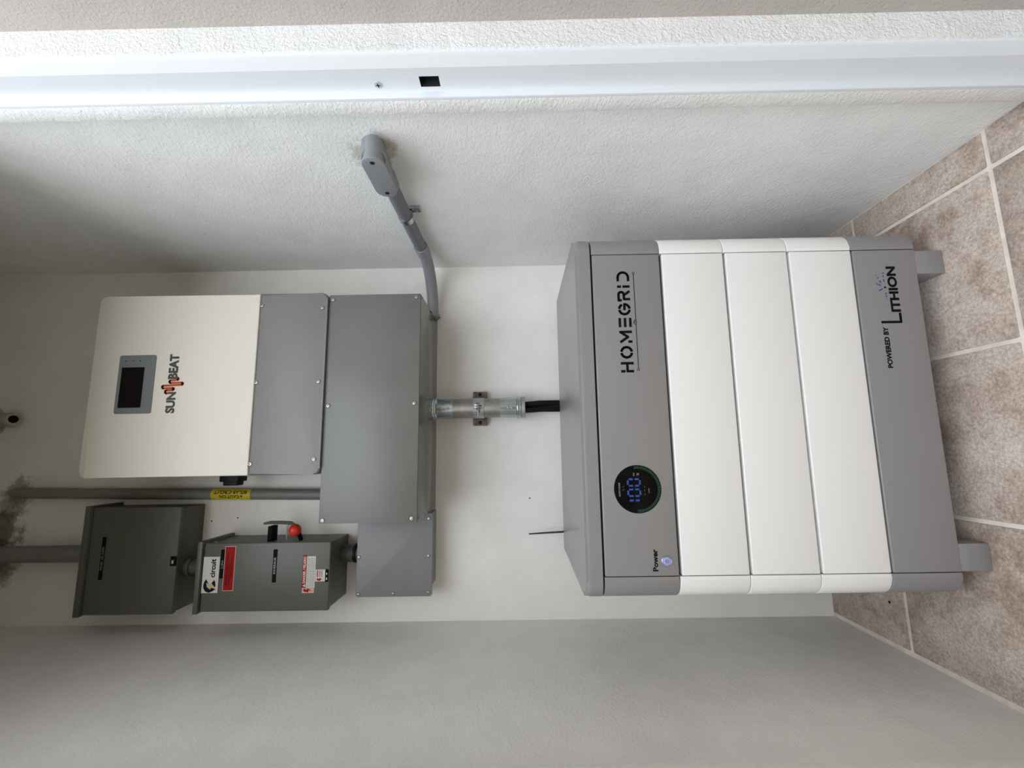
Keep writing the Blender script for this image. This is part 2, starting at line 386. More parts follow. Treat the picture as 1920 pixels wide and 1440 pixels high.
# ------------------------------------------------------------------ battery tower
B = empty('battery_tower', (.0765, .8118, 0), -.0106)
tag(B, 'floor-standing grey and white home battery tower with round black display', 'battery')
HW, HO, RC, DP = .2974, .338, .034, .378
loc = dict(world=False)
def cap_plan(s, y0=.0008):
    p = [(HW+.0007, y0), (HO-RC, y0)] + arc(HO-RC, y0+RC, RC, -90, 0, 8) + [(HO, DP), (HW+.0007, DP)]
    return [(s*x, y) for x, y in p]
def section(name, z0, z1, m, gap_top=.0040):
    bm = bmesh.new(); bm_box(bm, -HW-.0005, HW+.0005, .016, DP-.002, z0, z1)
    part = obj(name, bm, M_dark if m is not M_batw else M_dark, B, **loc)
    bm = bmesh.new(); bm_box(bm, -HW+.0004, HW-.0004, 0, .0155, z0+.0009, z1-gap_top, bev=.0022, seg=3)
    fp = obj('front_panel', bm, m, part, **loc)
    for s in (-1, 1):
        bm = bmesh.new(); bm_prism(bm, cap_plan(s), 'z', z0+.0005, z1-.0007)
        es = [e for e in bm.edges if abs(e.verts[0].co.z-e.verts[1].co.z) < 1e-7 and abs(e.verts[0].co.x) > HW+.002 or (abs(e.verts[0].co.z-e.verts[1].co.z) < 1e-7 and e.verts[1].co.y < .01)]
        bmesh.ops.bevel(bm, geom=es, offset=.0016, segments=3, profile=.5, affect='EDGES')
        obj('end_cap', bm, m, part, **loc)
    return part
ZS = [.0528, .1754, .1754+.3693/3, .1754+2*.3693/3, .5447, .6753]
base = section('base_module', ZS[0], ZS[1], M_batg, .0028)
for k in range(3): section('battery_module', ZS[1+k], ZS[2+k], M_batw)
ctrl = section('control_module', ZS[4], ZS[5]+.0018, M_batg, .0016)
for (a, b) in ((-.2958, -.2494), (.2479, .2941)):
    bm = bmesh.new(); bm_box(bm, a, b, .0006, .33, 0, ZS[0]+.004, bev=.0012); obj('foot', bm, M_batg, B, **loc)
bm = bmesh.new(); q_ = HO-.004; bm_prism(bm, [(-q_+RC, .004), (q_-RC, .004)] + arc(q_-RC, .004+RC, RC, -90, 0, 8)[1:] + [(q_, DP-.004), (-q_, DP-.004)] + arc(-q_+RC, .004+RC, RC, 180, 270, 8)[:-1], 'z', ZS[5]+.0005, .682); lid_in = bm
plan = [(-HO+RC, 0)] + [(HO-RC, 0)] + arc(HO-RC, RC, RC, -90, 0, 8)[1:] + arc(HO-.008, DP-.008, .008, 0, 90, 3) + arc(-HO+.008, DP-.008, .008, 90, 180, 3) + arc(-HO+RC, RC, RC, 180, 270, 8)[:-1]
bm2 = bmesh.new(); bm_prism(bm2, plan, 'z', .6795, .7090)
es = [e for e in bm2.edges if e.verts[0].co.z > .708 and e.verts[1].co.z > .708]
bmesh.ops.bevel(bm2, geom=es, offset=.0105, segments=6, profile=.5, affect='EDGES')
lid = obj('lid', bm2, M_batg, B, **loc)
obj('shadow_gap', lid_in, M_dark, lid, **loc)
# lettering on the control module: stencil capitals, drawn in units of 1/150 letter height
def st_letters():
    L = []
    L += [[(107, 0), (107, 150)], [(13, 0), (13, 75), (107, 75)], [(13, 100), (13, 150)]]                       # H
    L += [arc(237, 75, 61, 97, 263, 14), arc(237, 75, 61, -83, 83, 14)]                                          # O
    L += [[(481, 0), (481, 138), (420, 50), (357, 143)], [(364, 0), (364, 48)]]                                  # M
    L += [[(540, t), (650, t)] for t in (13, 75, 137)]                                                           # E
    L += [arc(757, 75, 61, 97, 263, 14), arc(757, 75, 61, 83, 28, 6), arc(757, 75, 61, -83, -2, 8) + [(745, 75)]]  # G
    L += [[(867, 100), (867, 137), (938, 137)] + arc(938, 106, 31, 85, -88, 8)[1:] + [(880, 73), (880, 0)], [(928, 75), (979, 3)]]  # R
    L += [[(1036, 0), (1036, 85)], [(1036, 102), (1036, 150)]]                                                   # I
    L += [[(1102, 137), (1150, 137)] + arc(1150, 75, 62, 88, -88, 14) + [(1102, 13)]]                            # D
    return L
fx = lambda s: .0655+s*(.1972/1225); fz = lambda t: .6057+t*(.0240/150)
bm = bmesh.new(); bm_strokes(bm, st_letters(), 30, 0, .0003, fx, fz); obj('name_lettering', bm, M_black, ctrl, smooth=False, **loc)
one = lambda v: v
bm = bmesh.new()
zl = .5972
bm_strokes(bm, [[(.0732, zl), (.1580, zl)], [(.1654, zl), (.2565, zl)]], .0012, 0, .0003, one, one)
for cx, rr in ((.0704, .0022), (.2591, .0020), (.1617, .0019)): bm_strokes(bm, [arc(cx, zl, rr, 0, 360, 16)], .0009, 0, .0003, one, one)
bm_strokes(bm, [arc(.1617, zl, .0041, -25, 205, 16)], .0011, 0, .0003, one, one)
obj('logo_line', bm, M_black, ctrl, smooth=False, **loc)
# round display
DX, DZ, DR = -.1474, .6111, .0424
bm = bmesh.new(); bm_lathe(bm, [(DR, 0), (DR, .0006), (DR-.0006, .0009)], (DX, 0, DZ), 'y', 64, -1); obj('display', bm, M_glass, ctrl, **loc)
yd = -.0010
bm = bmesh.new()
for i in range(47):
    a = math.radians(6-187*i/46)
    c, s = math.cos(a), math.sin(a); bm_strokes(bm, [[(DX+c*.0360, DZ+s*.0360), (DX+c*.0408, DZ+s*.0408)]], .0010, yd, .0002, one, one)
obj('charge_ring', bm, M_green, ctrl, smooth=False, **loc)
bm = bmesh.new()
def seven(cx, z0, z1, w, th, on):
    zm = (z0+z1)/2; h = w/2; g = th*.55
    seg = dict(a=[(cx-h+g, z1), (cx+h-g, z1)], d=[(cx-h+g, z0), (cx+h-g, z0)], g=[(cx-h+g, zm), (cx+h-g, zm)], f=[(cx-h, zm+g), (cx-h, z1-g)], e=[(cx-h, z0+g), (cx-h, zm-g)], b=[(cx+h, zm+g), (cx+h, z1-g)], c=[(cx+h, z0+g), (cx+h, zm-g)])
    bm_strokes(bm, [seg[q] for q in on], th, yd, .0002, one, one)
z0, z1 = DZ-.0045, DZ+.0172
seven(DX-.0235, z0, z1, .0075, .0034, 'bc'); seven(DX-.0062, z0, z1, .0115, .0032, 'abcdef'); seven(DX+.0118, z0, z1, .0115, .0032, 'abcdef')
obj('display_digits', bm, M_digit, ctrl, smooth=False, **loc)
text('display_caption', 'OUTPUT POWER', DX-.0125, DX+.0120, DZ+.0312, DZ+.0342, yd, M_white_led, ctrl, bold=.02, **loc)
text('display_caption', 'SOC', DX+.0232, DX+.0290, DZ+.0046, DZ+.0072, yd, M_white_led, ctrl, bold=.02, **loc)
text('display_caption', '%', DX+.0240, DX+.0285, DZ-.0035, DZ+.0008, yd, M_white_led, ctrl, bold=.01, **loc)
bm = bmesh.new()
seven(DX-.001, DZ+.0235, DZ+.0275, .0022, .0006, 'acdfg'); seven(DX+.0040, DZ+.0235, DZ+.0275, .0022, .0006, 'bcfg')
for q in (-.009, -.002, .004): bm_strokes(bm, [[(DX+q-.002, DZ-.0125), (DX+q+.0015, DZ-.0125)]], .0011, yd, .0002, one, one)
bm_strokes(bm, [[(DX-.0075, DZ-.0200), (DX+.0015, DZ-.0200)]], .0020, yd, .0002, one, one)
obj('display_small_marks', bm, mat('led_dim', (0, 0, 0), .4, emit=((.05, .06, .075), 1)), ctrl, smooth=False, **loc)['kind'] = 'stuff'
text('power_lettering', 'Power', -.2886, -.2514, .5820, .5918, 0, M_black, ctrl, bold=.035, **loc)
bx, bz = -.2717, .5668
bm = bmesh.new(); bm_lathe(bm, [(.0090, 0), (.0090, .0012), (.0082, .0018), (.0072, .0014)], (bx, 0, bz), 'y', 32, -1); pb = obj('power_button', bm, M_btnring, ctrl, **loc)
bm = bmesh.new(); bm_lathe(bm, [(.0070, .0012), (.0062, .0022), (.0040, .0026), (.0038, .0018)], (bx, 0, bz), 'y', 32, -1); obj('button_light', bm, M_btn, ctrl, **loc)
bm = bmesh.new(); bm_lathe(bm, [(.0030, .0017), (.0028, .0029), (.0014, .0032)], (bx, 0, bz), 'y', 20, -1); obj('button_centre', bm, M_btnring, ctrl, **loc)
# lettering on the base
text('powered_lettering', 'POWERED BY', .0655, .1442, .1247, .1345, 0, M_black, base, bold=.045, **loc)
text('brand_lettering', 'ITHION', .1728, .2630, .0957, .1138, 0, M_black, base, bold=.045, **loc)
bm = bmesh.new(); bm_strokes(bm, [[(.1533, .1355), (.1533, .0983), (.1712, .0983)]], .0046, 0, .0003, one, one); obj('brand_initial', bm, M_black, base, smooth=False, **loc)
bm = bmesh.new(); bm_prism(bm, arc(.2215, .1196, .0019, 0, 330, 11), 'y', 0, -.0003); obj('brand_dot', bm, M_black, base, smooth=False, **loc)
bm = bmesh.new()
for (x, z, a, l) in ((.246, .134, 20, .0012), (.2406, .1306, 35, .0022), (.2331, .1275, 30, .0040), (.25, .1197, 20, .0022), (.2436, .1201, 15, .0026), (.2351, .1202, 10, .0042), (.2279, .1333, 70, .0022), (.2262, .129, 60, .0034), (.2161, .1296, 115, .0036), (.2180, .1262, 130, .0030), (.2091, .1196, 160, .0034), (.2038, .1193, 165, .0026), (.1985, .1190, 170, .0010), (.2310, .1352, 60, .0008)):
    c, s = math.cos(math.radians(a))*l/2, math.sin(math.radians(a))*l/2
    bm_strokes(bm, [[(x-c*1.2, z-s*1.2), (x+c*1.2, z+s*1.2)]], .0022, 0, .0003, one, one)
obj('brand_spark', bm, M_blue, base, smooth=False, **loc)

# ------------------------------------------------------------------ inverter
IY = 1.013; ix0, ix1, iz0, iz1, iz2 = -.0462, .3840, 1.2750, 1.4380, 1.8252
I = empty('inverter', ((ix0+ix1)/2, YB, iz0))
tag(I, 'wall-mounted solar inverter, white above and grey below, with small dark screen', 'inverter')
box('housing', (ix0+.004, ix1-.004, 1.045, YB-.012, iz0+.010, iz2-.008), M_invg, I, bev=.003)
box('wall_bracket', (ix0+.05, ix1-.05, YB-.014, YB-.0005, iz0+.08, iz2-.06), M_galv, I)
prism('upper_cover', rrect(ix0, ix1, iz1+.0006, iz2, .014, 6, (0, 0, 1, 1)), 'y', IY, 1.055, M_invw, I, bev=.0022)
lc = prism('lower_cover', rrect(ix0+.0004, ix1+.0004, iz0, iz1-.0006, .014, 6, (1, 1, 0, 0)), 'y', IY-.0004, 1.055, M_invg, I, bev=.0045)
for (x, z) in ((.3549, 1.4324), (.3469, 1.2866), (.168, 1.433), (.1675, 1.2871), (-.0199, 1.4334), (-.0113, 1.2883)):
    screw(lc, x, IY-.0004, z, .0048)
bz_ = prism('display_bezel', rrect(.0990, .2376, 1.6742, 1.7610, .005), 'y', IY, IY-.0012, M_bezel, I)
# the bezel sits slightly skewed in the photograph's lens; it is square on the cover
prism('screen', rrect(.1130, .2085, 1.6995, 1.7530, .001), 'y', IY-.0012, IY-.0016, M_screen, bz_)
for z in (1.7460, 1.7290, 1.7120):
    bm = bmesh.new(); bm_lathe(bm, [(.0014, 0), (.0012, .0005)], (.2240, IY-.0012, z), 'y', 10, -1); obj('indicator', bm, M_black, bz_)
text('logo_lettering', 'SUN', .0987, .1487, 1.6196, 1.6416, IY, M_grey_print, I, bold=.05)
text('logo_lettering', 'BEAT', .1793, .2391, 1.6205, 1.6428, IY, M_grey_print, I, bold=.05)
sx = lambda q: .0987+(1295-q)*1.22e-4
sq = [(270, 908), (225, 912), (205, 900), (205, 868), (225, 856), (350, 848), (366, 838), (366, 818), (350, 810), (170, 815), (152, 803), (152, 775), (170, 764), (520, 748), (536, 736), (536, 718), (520, 706), (305, 712), (288, 700), (288, 674), (305, 662), (440, 652), (455, 640), (452, 616), (425, 606)]
pts = [(sx(y), 1.6418-(x-(200+(1250-y)*.105))*1.27e-4) for x, y in sq]
bm = bmesh.new(); bm_strokes(bm, [pts], .0055, IY, .00025, one, one); obj('logo_wave_edge', bm, M_peach, I, smooth=False)
bm = bmesh.new(); bm_strokes(bm, [pts], .0042, IY-.0002, .0003, one, one); obj('logo_wave', bm, M_orange, I, smooth=False)
# solar plug block on the inverter's left side
cn = box('solar_connector', (-.076, ix0+.004, 1.135, 1.165, 1.537, 1.574), M_rubber, I, bev=.003)
box('connector_collar', (-.066, ix0+.0035, 1.130, 1.170, 1.532, 1.580), M_rubber, cn, bev=.002)
box('side_vent', (ix0-.0015, ix0+.0045, 1.09, 1.14, 1.60, 1.70), M_dark, I)
for z in (1.598, 1.702): box('vent_tab', (ix0-.003, ix0+.0045, 1.085, 1.092, z-.003, z+.003), M_invw, I)

# ------------------------------------------------------------------ wiring gutter box under the inverter
gx0, gx1, gy, gz0, gz1 = -.1545, .3803, 1.019, 1.0522, 1.2737
Gt = empty('wiring_box', ((gx0+gx1)/2, YB, gz0)); tag(Gt, 'wide grey steel wiring box directly under the inverter', 'wiring box')
box('body', (gx0+.0006, gx1-.0006, gy+.0026, YB-.0005, gz0, gz1), M_gut, Gt, bev=.0012)
gc = box('cover', (gx0, gx1, gy, gy+.0018, gz0+.0010, gz1), M_gutc, Gt, bev=.0006)
for (x, z) in ((.3686, 1.2644), (.3716, 1.0629), (.1108, 1.2644), (.1138, 1.0633), (-.1475, 1.2647), (-.1456, 1.0646)): screw(gc, x, gy, z, .0050)
for (px, py) in ((791.5, 559.7), (808.4, 585), (820.5, 603), (784.5, 970.5), (803.5, 960)):
    p = at_z(px, py, gz0); p.y = min(max(p.y, gy+.008), YB-.01)
    cyl('rivet_hole', (p.x, p.y, gz0-.0006), (p.x, p.y, gz0+.001), .0022, M_slot, Gt, 10)

# ------------------------------------------------------------------ small junction box
J = empty('junction_box', (-.2575, YB, 1.047)); tag(J, 'small square grey junction box left of the wide wiring box', 'junction box')
box('body', (-.338, gx0-.0012, 1.1816, YB-.0005, 1.0500, 1.2360), M_jb, J, bev=.002)
jc = prism('cover', rrect(-.3592, gx0-.0018, 1.0470, 1.2405, .006, 4), 'y', 1.1780, 1.1810, M_jb, J, bev=.001)
for (x, z) in ((-.263, 1.236), (-.3536, 1.2344), (-.3529, 1.1449), (-.3507, 1.0558), (-.2617, 1.0559), (-.1692, 1.0562)):
    screw(jc, x+.0008 if x < -.35 else x, 1.1780, z-.0016 if z > 1.23 else z, .0046)

# ------------------------------------------------------------------ utility panel (upper grey-green enclosure)
P1 = empty('electrical_panel', (-.257, YB, 1.687)); tag(P1, 'upper dark grey-green electrical panel with latch and black label strip', 'electrical panel')
a0, a1, az0, az1, ay = -.3868, -.1275, 1.6870, 1.9160, 1.1550
box('body', (a0+.003, a1-.003, ay+.012, YB-.0005, az0+.002, az1), M_ansi, P1, bev=.0015)
box('hood_gap', (a0+.001, a1-.001, ay+.004, ay+.02, az1-.003, az1+.001), M_dark, P1)
d1 = box('door', (a0, a1, ay, ay+.014, az0, az1-.0022), M_ansi, P1, bev=.003, seg=3)
box('rain_hood', (a0-.0035, a1+.0045, ay-.006, YB-.0008, az1, az1+.0135), M_ansi, P1, bev=.0015)
for s, xx in ((1, a1-.0028), (-1, a0+.0028)):
    bm = bmesh.new(); bm_lathe(bm, [(.0040, 0), (.0030, .0022)], (xx, 1.185, az1-.010), 'x', 12, s); obj('side_screw', bm, M_screw, P1)
ls = box('label_strip', (-.3030, -.2002, ay-.0005, ay+.0001, 1.8712, 1.8808), M_black, d1)
text('label_lettering', 'PANEL DE LUMA', -.2800, -.2235, 1.8732, 1.8788, ay-.0005, M_silv, ls, bold=.0, th=.0002)
lt = box('latch', (-.2720, -.2490, ay-.004, ay+.0005, 1.6870, 1.7010), M_black, d1, bev=.0015)
box('latch_tongue', (-.2660, -.2570, ay-.0065, ay-.0035, 1.6905, 1.6965), M_alu, lt, bev=.0008)

# ------------------------------------------------------------------ safety switch (lower enclosure with red-knobbed handle)
P2 = empty('safety_switch', (-.293, YB, 1.287)); tag(P2, 'dark grey-green disconnect switch box with red ball handle and stickers', 'switch box')
c0, c1, cz0, cz1, cy = -.3725, -.2130, 1.2870, 1.6005, 1.1250
box('body', (c0+.003, c1-.003, cy+.012, YB-.0005, cz0+.002, cz1), M_ansi, P2, bev=.0015)
box('hood_gap', (c0+.001, c1-.001, cy+.004, cy+.02, cz1-.003, cz1+.001), M_dark, P2)
d2 = box('door', (c0, c1, cy, cy+.014, cz0, cz1-.0022), M_ansi, P2, bev=.003, seg=3)
box('rain_hood', (c0-.0035, c1+.0045, cy-.006, YB-.0008, cz1, cz1+.0115), M_ansi, P2, bev=.0015)
for s, xx in ((1, c1-.0028), (-1, c0+.0028)):
    bm = bmesh.new(); bm_lathe(bm, [(.0040, 0), (.0030, .0022)], (xx, 1.150, cz1-.012), 'x', 12, s); obj('side_screw', bm, M_screw, P2)
ys = cy-.0004
st = box('logo_sticker', (-.3290, -.2450, ys, cy+.0001, 1.5580, 1.5975), M_stw, d2)
# the round emblem: dark disc with a bite and a gold bolt
ex, ez, er = -.3115, 1.5790, .0165
E_ = lambda L: [(ex+(1130-y)*1.04e-4, ez+(300-x)*1.04e-4) for x, y in L]
bm = bmesh.new()
bm_prism(bm, E_([(215, 990), (178, 1055), (160, 1120), (172, 1200), (218, 1262), (245, 1160), (228, 1065), (262, 1085), (288, 1098)]), 'y', ys, ys-.0003)
bm_prism(bm, E_([(218, 1262), (300, 1292), (380, 1262), (430, 1228), (465, 1222), (395, 1190), (350, 1182), (330, 1226), (245, 1160)]), 'y', ys, ys-.0003)
bm_prism(bm, E_([(350, 1080), (410, 1010), (437, 1060), (446, 1120), (440, 1172), (395, 1130)]), 'y', ys, ys-.0003)
obj('logo_emblem', bm, M_navy, d2, smooth=False)
bm = bmesh.new(); bm_prism(bm, E_([(228, 1065), (246, 1158), (330, 1224), (350, 1176), (440, 1192), (393, 1132), (335, 1085), (290, 1112)]), 'y', ys, ys-.0004); obj('logo_bolt', bm, M_bolt, d2, smooth=False)
text('logo_lettering', 'circuit', -.2930, -.2500, 1.5665, 1.5790, ys, M_black, d2, bold=.03)
ls = box('label_strip', (-.2955, -.2280, ys, cy+.0001, 1.5450, 1.5565), M_black, d2)
text('label_lettering', 'LUMA', -.2720, -.2530, 1.5485, 1.5535, ys, M_silv, d2, bold=0)
rs = box('red_sticker', (-.3246, -.2205, cy-.0006, cy+.0001, 1.5200, 1.5468), M_stp, d2)
box('red_field', (-.3230, -.2221, cy-.0009, cy-.0005, 1.5216, 1.5452), M_str, d2)
bm = bmesh.new()
for (xa, xb, z) in ((-.3110, -.2360, 1.5385), (-.3080, -.2600, 1.5325), (-.2940, -.2480, 1.5275)):
    x = xa
    while x < xb:
        w = random.uniform(.0015, .004); bm_box(bm, x, min(x+w, xb), cy-.0012, cy-.0008, z-.0016, z+.0016); x += w+random.uniform(.0006, .0014)
obj('red_print', bm, M_strd, d2, smooth=False)
ls = box('label_strip', (-.3065, -.2295, ys, cy+.0001, 1.4172, 1.4272), M_black, d2)
text('label_lettering', 'INVERSOR', -.2870, -.2480, 1.4194, 1.4250, ys, M_silv, d2, bold=.01)
ds = box('danger_sticker', (-.3195, -.2470, ys, cy+.0001, 1.3222, 1.3435), M_stw, d2)
box('danger_header', (-.3195, -.2440, ys, cy+.0001, 1.3435, 1.3535), M_str, d2)
text('danger_lettering', 'DANGER / PELIGRO', -.3095, -.2472, 1.3455, 1.3518, ys, M_stw, d2, bold=.03)
bm = bmesh.new(); bm_prism(bm, [(-.3180, 1.3450), (-.3115, 1.3450), (-.31475, 1.3518)], 'y', ys, ys-.0003); obj('danger_triangle', bm, M_stw, d2, smooth=False)
bm = bmesh.new()
for z in (1.3400, 1.3365, 1.3325, 1.3290, 1.3255):
    x = -.3175
    while x < -.252:
        w = random.uniform(.002, .006); bm_box(bm, x, min(x+w, -.250), ys-.0003, ys, z-.0007, z+.0007); x += w+.0012
obj('danger_small_print', bm, mat('print_mid', (.22, .22, .21), .6), d2, smooth=False)
box('bolt_sticker', (-.3318, -.3200, ys, cy+.0001, 1.3232, 1.3525), M_stp, d2)
def bolt(cx, cz, s, name):
    b_ = bmesh.new(); bm_prism(b_, [(cx-.10*s, cz+.5*s), (cx+.22*s, cz+.5*s), (cx+.05*s, cz+.12*s), (cx+.25*s, cz+.12*s), (cx-.05*s, cz-.5*s), (cx, cz-.08*s), (cx-.22*s, cz-.08*s)], 'y', ys, ys-.0003); obj(name, b_, M_str, d2, smooth=False)
bolt(-.3258, 1.3380, .021, 'bolt_mark')
box('small_sticker', (-.3055, -.2782, ys, cy+.0001, 1.2975, 1.3212), M_stw, d2)
bolt(-.3010, 1.3095, .016, 'bolt_mark')
bm = bmesh.new()
for z, t in ((1.3165, .0011), (1.3120, .0006), (1.3085, .0006), (1.3050, .0006)): bm_box(bm, -.2955, -.2800, ys-.0003, ys, z-t, z+t)
obj('small_print', bm, M_str, d2, smooth=False)
box('black_tag', (-.3068, -.2778, cy-.0006, cy+.0001, 1.2895, 1.2975), M_black, d2)
bm = bmesh.new(); bm_box(bm, -.3020, -.2965, cy-.0009, cy-.0005, 1.2925, 1.2950); bm_box(bm, -.2900, -.2855, cy-.0009, cy-.0005, 1.2925, 1.2950); obj('tag_print', bm, M_stw, d2, smooth=False)
# handle on the right-hand side
hd = box('handle_bracket', (c1-.004, -.1790, 1.150, 1.178, 1.4480, 1.4590), M_black, P2, bev=.001)
hl = tube('handle_arm', [(-.1740, 1.165, 1.4780), (-.1715, 1.164, 1.4600), (-.1712, 1.160, 1.4300), (-.1715, 1.152, 1.4020), (-.1760, 1.145, 1.3880)], [.0025, .0042, .0045, .0045, .004], M_ansi, P2, 8)
tube('handle_guard', [(c1-.002, 1.158, 1.4130), (-.190, 1.158, 1.4140), (-.1770, 1.158, 1.4120), (-.1745, 1.156, 1.3990)], .0024, M_alu, P2, 8)
bm = bmesh.new(); bmesh.ops.create_uvsphere(bm, u_segments=28, v_segments=18, radius=.0150, matrix=Matrix.Translation((-.1868, 1.138, 1.3838))); obj('red_knob', bm, M_red, P2)
cyl('knob_stem', (-.1868, 1.150, 1.3838), (c1-.002, 1.165, 1.3800), .0050, M_black, P2, 12)

# ------------------------------------------------------------------ conduits
def bend(path, r=.03, n=8):
    """round the corners of a polyline"""
    path = [Vector(p) for p in path]; out = [path[0]]
    for a, b, c in zip(path, path[1:], path[2:]):
        u = (a-b).normalized(); v = (c-b).normalized(); rr = min(r, (a-b).length*.49, (c-b).length*.49)
        p0 = b+u*rr; p1 = b+v*rr
        for i in range(n+1):
            t = i/n; out.append((1-t)**2*p0+2*t*(1-t)*b+t*t*p1)
    return out+[path[-1]]
SC = empty('solar_conduit', (-.105, 1.2285, gz1)); tag(SC, 'thin grey conduit with yellow caution label beside the inverter', 'conduit')
tube('pipe', bend([(-.1105, 1.2285, gz1-.004), (-.0935, 1.2285, 2.208), (-.0935, YB+.012, 2.208)], .016), .0146, M_pvcd, SC, 20)
def scx(z): return -.1105+(z-1.2697)/(2.228-1.2697)*.017
bm = bmesh.new(); rr = .0150; n = 22
for (za, zb) in ((1.549, 1.656),):
    ring = []
    for z in (za, zb):
        ring.append([bm.verts.new((scx(z)+rr*math.cos(a), 1.2285+rr*math.sin(a), z)) for a in [math.radians(150+240*i/n) for i in range(n+1)]])
    for i in range(n): bm.faces.new((ring[0][i], ring[0][i+1], ring[1][i+1], ring[1][i]))
cl = obj('caution_label', bm, M_yel, SC)
def pipe_text(name, s, z0, z1, a0, a1):
    """lettering running up the pipe, letter tops towards the left"""
    me = text_mesh(s, .03); xs = [v.co.x for v in me.vertices]; yy = [v.co.y for v in me.vertices]
    b_ = bmesh.new(); b_.from_mesh(me); bpy.data.meshes.remove(me)
    for v in b_.verts:
        u = (v.co.x-min(xs))/(max(xs)-min(xs)); w = (v.co.y-min(yy))/(max(yy)-min(yy))
        z = z0+u*(z1-z0); a = math.radians(a0+w*(a1-a0)); v.co = Vector((scx(z)+.0154*math.cos(a), 1.2285+.0154*math.sin(a), z))
    return obj(name, b_, M_black, cl, smooth=False)
pipe_text('label_lettering', 'SOLAR CIRCUIT', 1.558, 1.647, 312, 276)
pipe_text('label_lettering', 'CAUTION', 1.578, 1.632, 266, 232)
bm = bmesh.new()
tri = [(1.570, 266), (1.570, 232), (1.576, 249)]
bm.faces.new([bm.verts.new((scx(z)+.0154*math.cos(math.radians(a)), 1.2285+.0154*math.sin(math.radians(a)), z)) for z, a in ((1.5685, 262), (1.5755, 262), (1.572, 236))]); obj('warning_triangle', bm, M_black, cl, smooth=False)

UC = tag(tube('feed_conduit', bend([(-.2500, 1.2030, az1+.011), (-.2486, 1.2030, 2.37), (-.2486, YB+.01, 2.42)], .05), .0213, M_pvcd, None, 24), 'thick grey conduit rising from the upper electrical panel', 'conduit')
M_nip = mat('nipple_dark', (.075, .075, .070), .5)
N1 = empty('conduit_nipple', (-.285, 1.2, cz1)); tag(N1, 'short dark conduit nipple between the two grey-green boxes', 'conduit fitting')
cyl('pipe', (-.285, 1.2, cz1+.010), (-.285, 1.2, az0+.003), .0200, M_nip, N1)
cyl('lock_ring', (-.285, 1.2, az0-.013), (-.285, 1.2, az0+.0002), .0235, M_nip, N1)
N2 = empty('conduit_nipple', (-.2585, 1.2, 1.237)); tag(N2, 'short dark conduit nipple from the switch box down to the junction box', 'conduit fitting')
cyl('pipe', (-.2585, 1.210, 1.234), (-.2585, 1.210, cz0+.003), .0195, M_nip, N2)
cyl('lock_ring', (-.2585, 1.210, 1.2500), (-.2585, 1.210, 1.2560), .0240, M_rubber, N2)
cyl('coupling', (-.2585, 1.210, 1.2562), (-.2585, 1.210, cz0+.002), .0222, M_nip, N2)

# galvanised drop conduit between the wiring box and the battery
cx_, cyy = .1170, 1.1970
E1 = empty('steel_conduit', (cx_, cyy, .801)); tag(E1, 'short galvanised steel conduit hanging under the wiring box', 'conduit')
cyl('pipe', (cx_, cyy, .860), (cx_, cyy, 1.010), .0262, M_emt, E1, 36)
lathe('top_connector', [(.0272, 0), (.0274, .043), (.0300, .045), (.0312, .047), (.0312, .050), (.0296, .051), (.0306, .0535), (.0306, .0560)], (cx_, cyy, .9960), 'z', M_galv, E1, 36)
lathe('bottom_connector', [(.0272, 0), (.0274, -.0440), (.0300, -.0455), (.0306, -.0480), (.0300, -.0500), (.0272, -.0505), (.0272, -.0530), (.0300, -.0535), (.0300, -.0560), (.0270, -.0565)], (cx_+.0006, cyy, .8690), 'z', M_galv, E1, 36)
lathe('bushing', [(.0272, 0), (.0290, -.0010), (.0290, -.0100), (.0270, -.0115), (.0225, -.0115), (.0220, -.004)], (cx_+.0006, cyy, .8130), 'z', M_alu, E1, 36)
for z in (1.030, 1.008, .848, .838):
    bm = bmesh.new(); bm_lathe(bm, [(.0040, 0), (.0034, .0026), (.0015, .0028)], (cx_-.002, cyy-.0268, z), 'y', 12, -1); obj('set_screw', bm, M_screw, E1)
C1 = empty('strut_clamp', (cx_, YB, .927)); tag(C1, 'steel strut strap clamping the galvanised conduit to the wall', 'pipe clamp')
bm = bmesh.new(); bm_prism(bm, [(YB-.0003, .9080), (YB-.0215, .9080), (YB-.0215, .9150), (YB-.0170, .9150), (YB-.0170, .9390), (YB-.0215, .9390), (YB-.0215, .9462), (YB-.0003, .9462)], 'x', .0722, .1662)
sb = obj('strut_channel', bm, M_rust, C1, smooth=False)
for x in (.0800, .1585): cyl('slot_hole', (x, YB-.0174, .927), (x, YB-.0165, .927), .0052, M_slot, C1, 14)
bm = bmesh.new(); n = 28; A = []
for ring_r, z in ((.0266, .9130), (.0283, .9130), (.0283, .9410), (.0266, .9410)):
    A.append([bm.verts.new((cx_+ring_r*math.cos(a), cyy+ring_r*math.sin(a), z)) for a in [math.radians(180+180*i/n) for i in range(n+1)]])
for q in range(4):
    for i in range(n): bm.faces.new((A[q][i], A[q][i+1], A[(q+1) % 4][i+1], A[(q+1) % 4][i]))
for i in (0, n): bm.faces.new([A[q][i] for q in range(4)])
cb = obj('clamp_band', bm, M_galv, C1)
for s in (-1, 1): box('clamp_leg', (cx_+s*.0266 if s > 0 else cx_-.0283, cx_+.0283 if s > 0 else cx_-.0266, cyy, YB-.018, .9130, .9410), M_galv, C1)
for s in (-1, 1): box('clamp_ear', (cx_+.002+s*.0030-.0012, cx_+.002+s*.0030+.0012, cyy-.0440, cyy-.0262, .9180, .9360), M_galv, C1, bev=.0005)
bt = cyl('clamp_bolt', (cx_-.0260, cyy-.0370, .9270), (cx_+.0120, cyy-.0370, .9270), .0026, M_screw, C1, 12)
cyl('bolt_nut', (cx_+.0064, cyy-.0370, .9270), (cx_+.0115, cyy-.0370, .9270), .0056, M_screw, C1, 6)
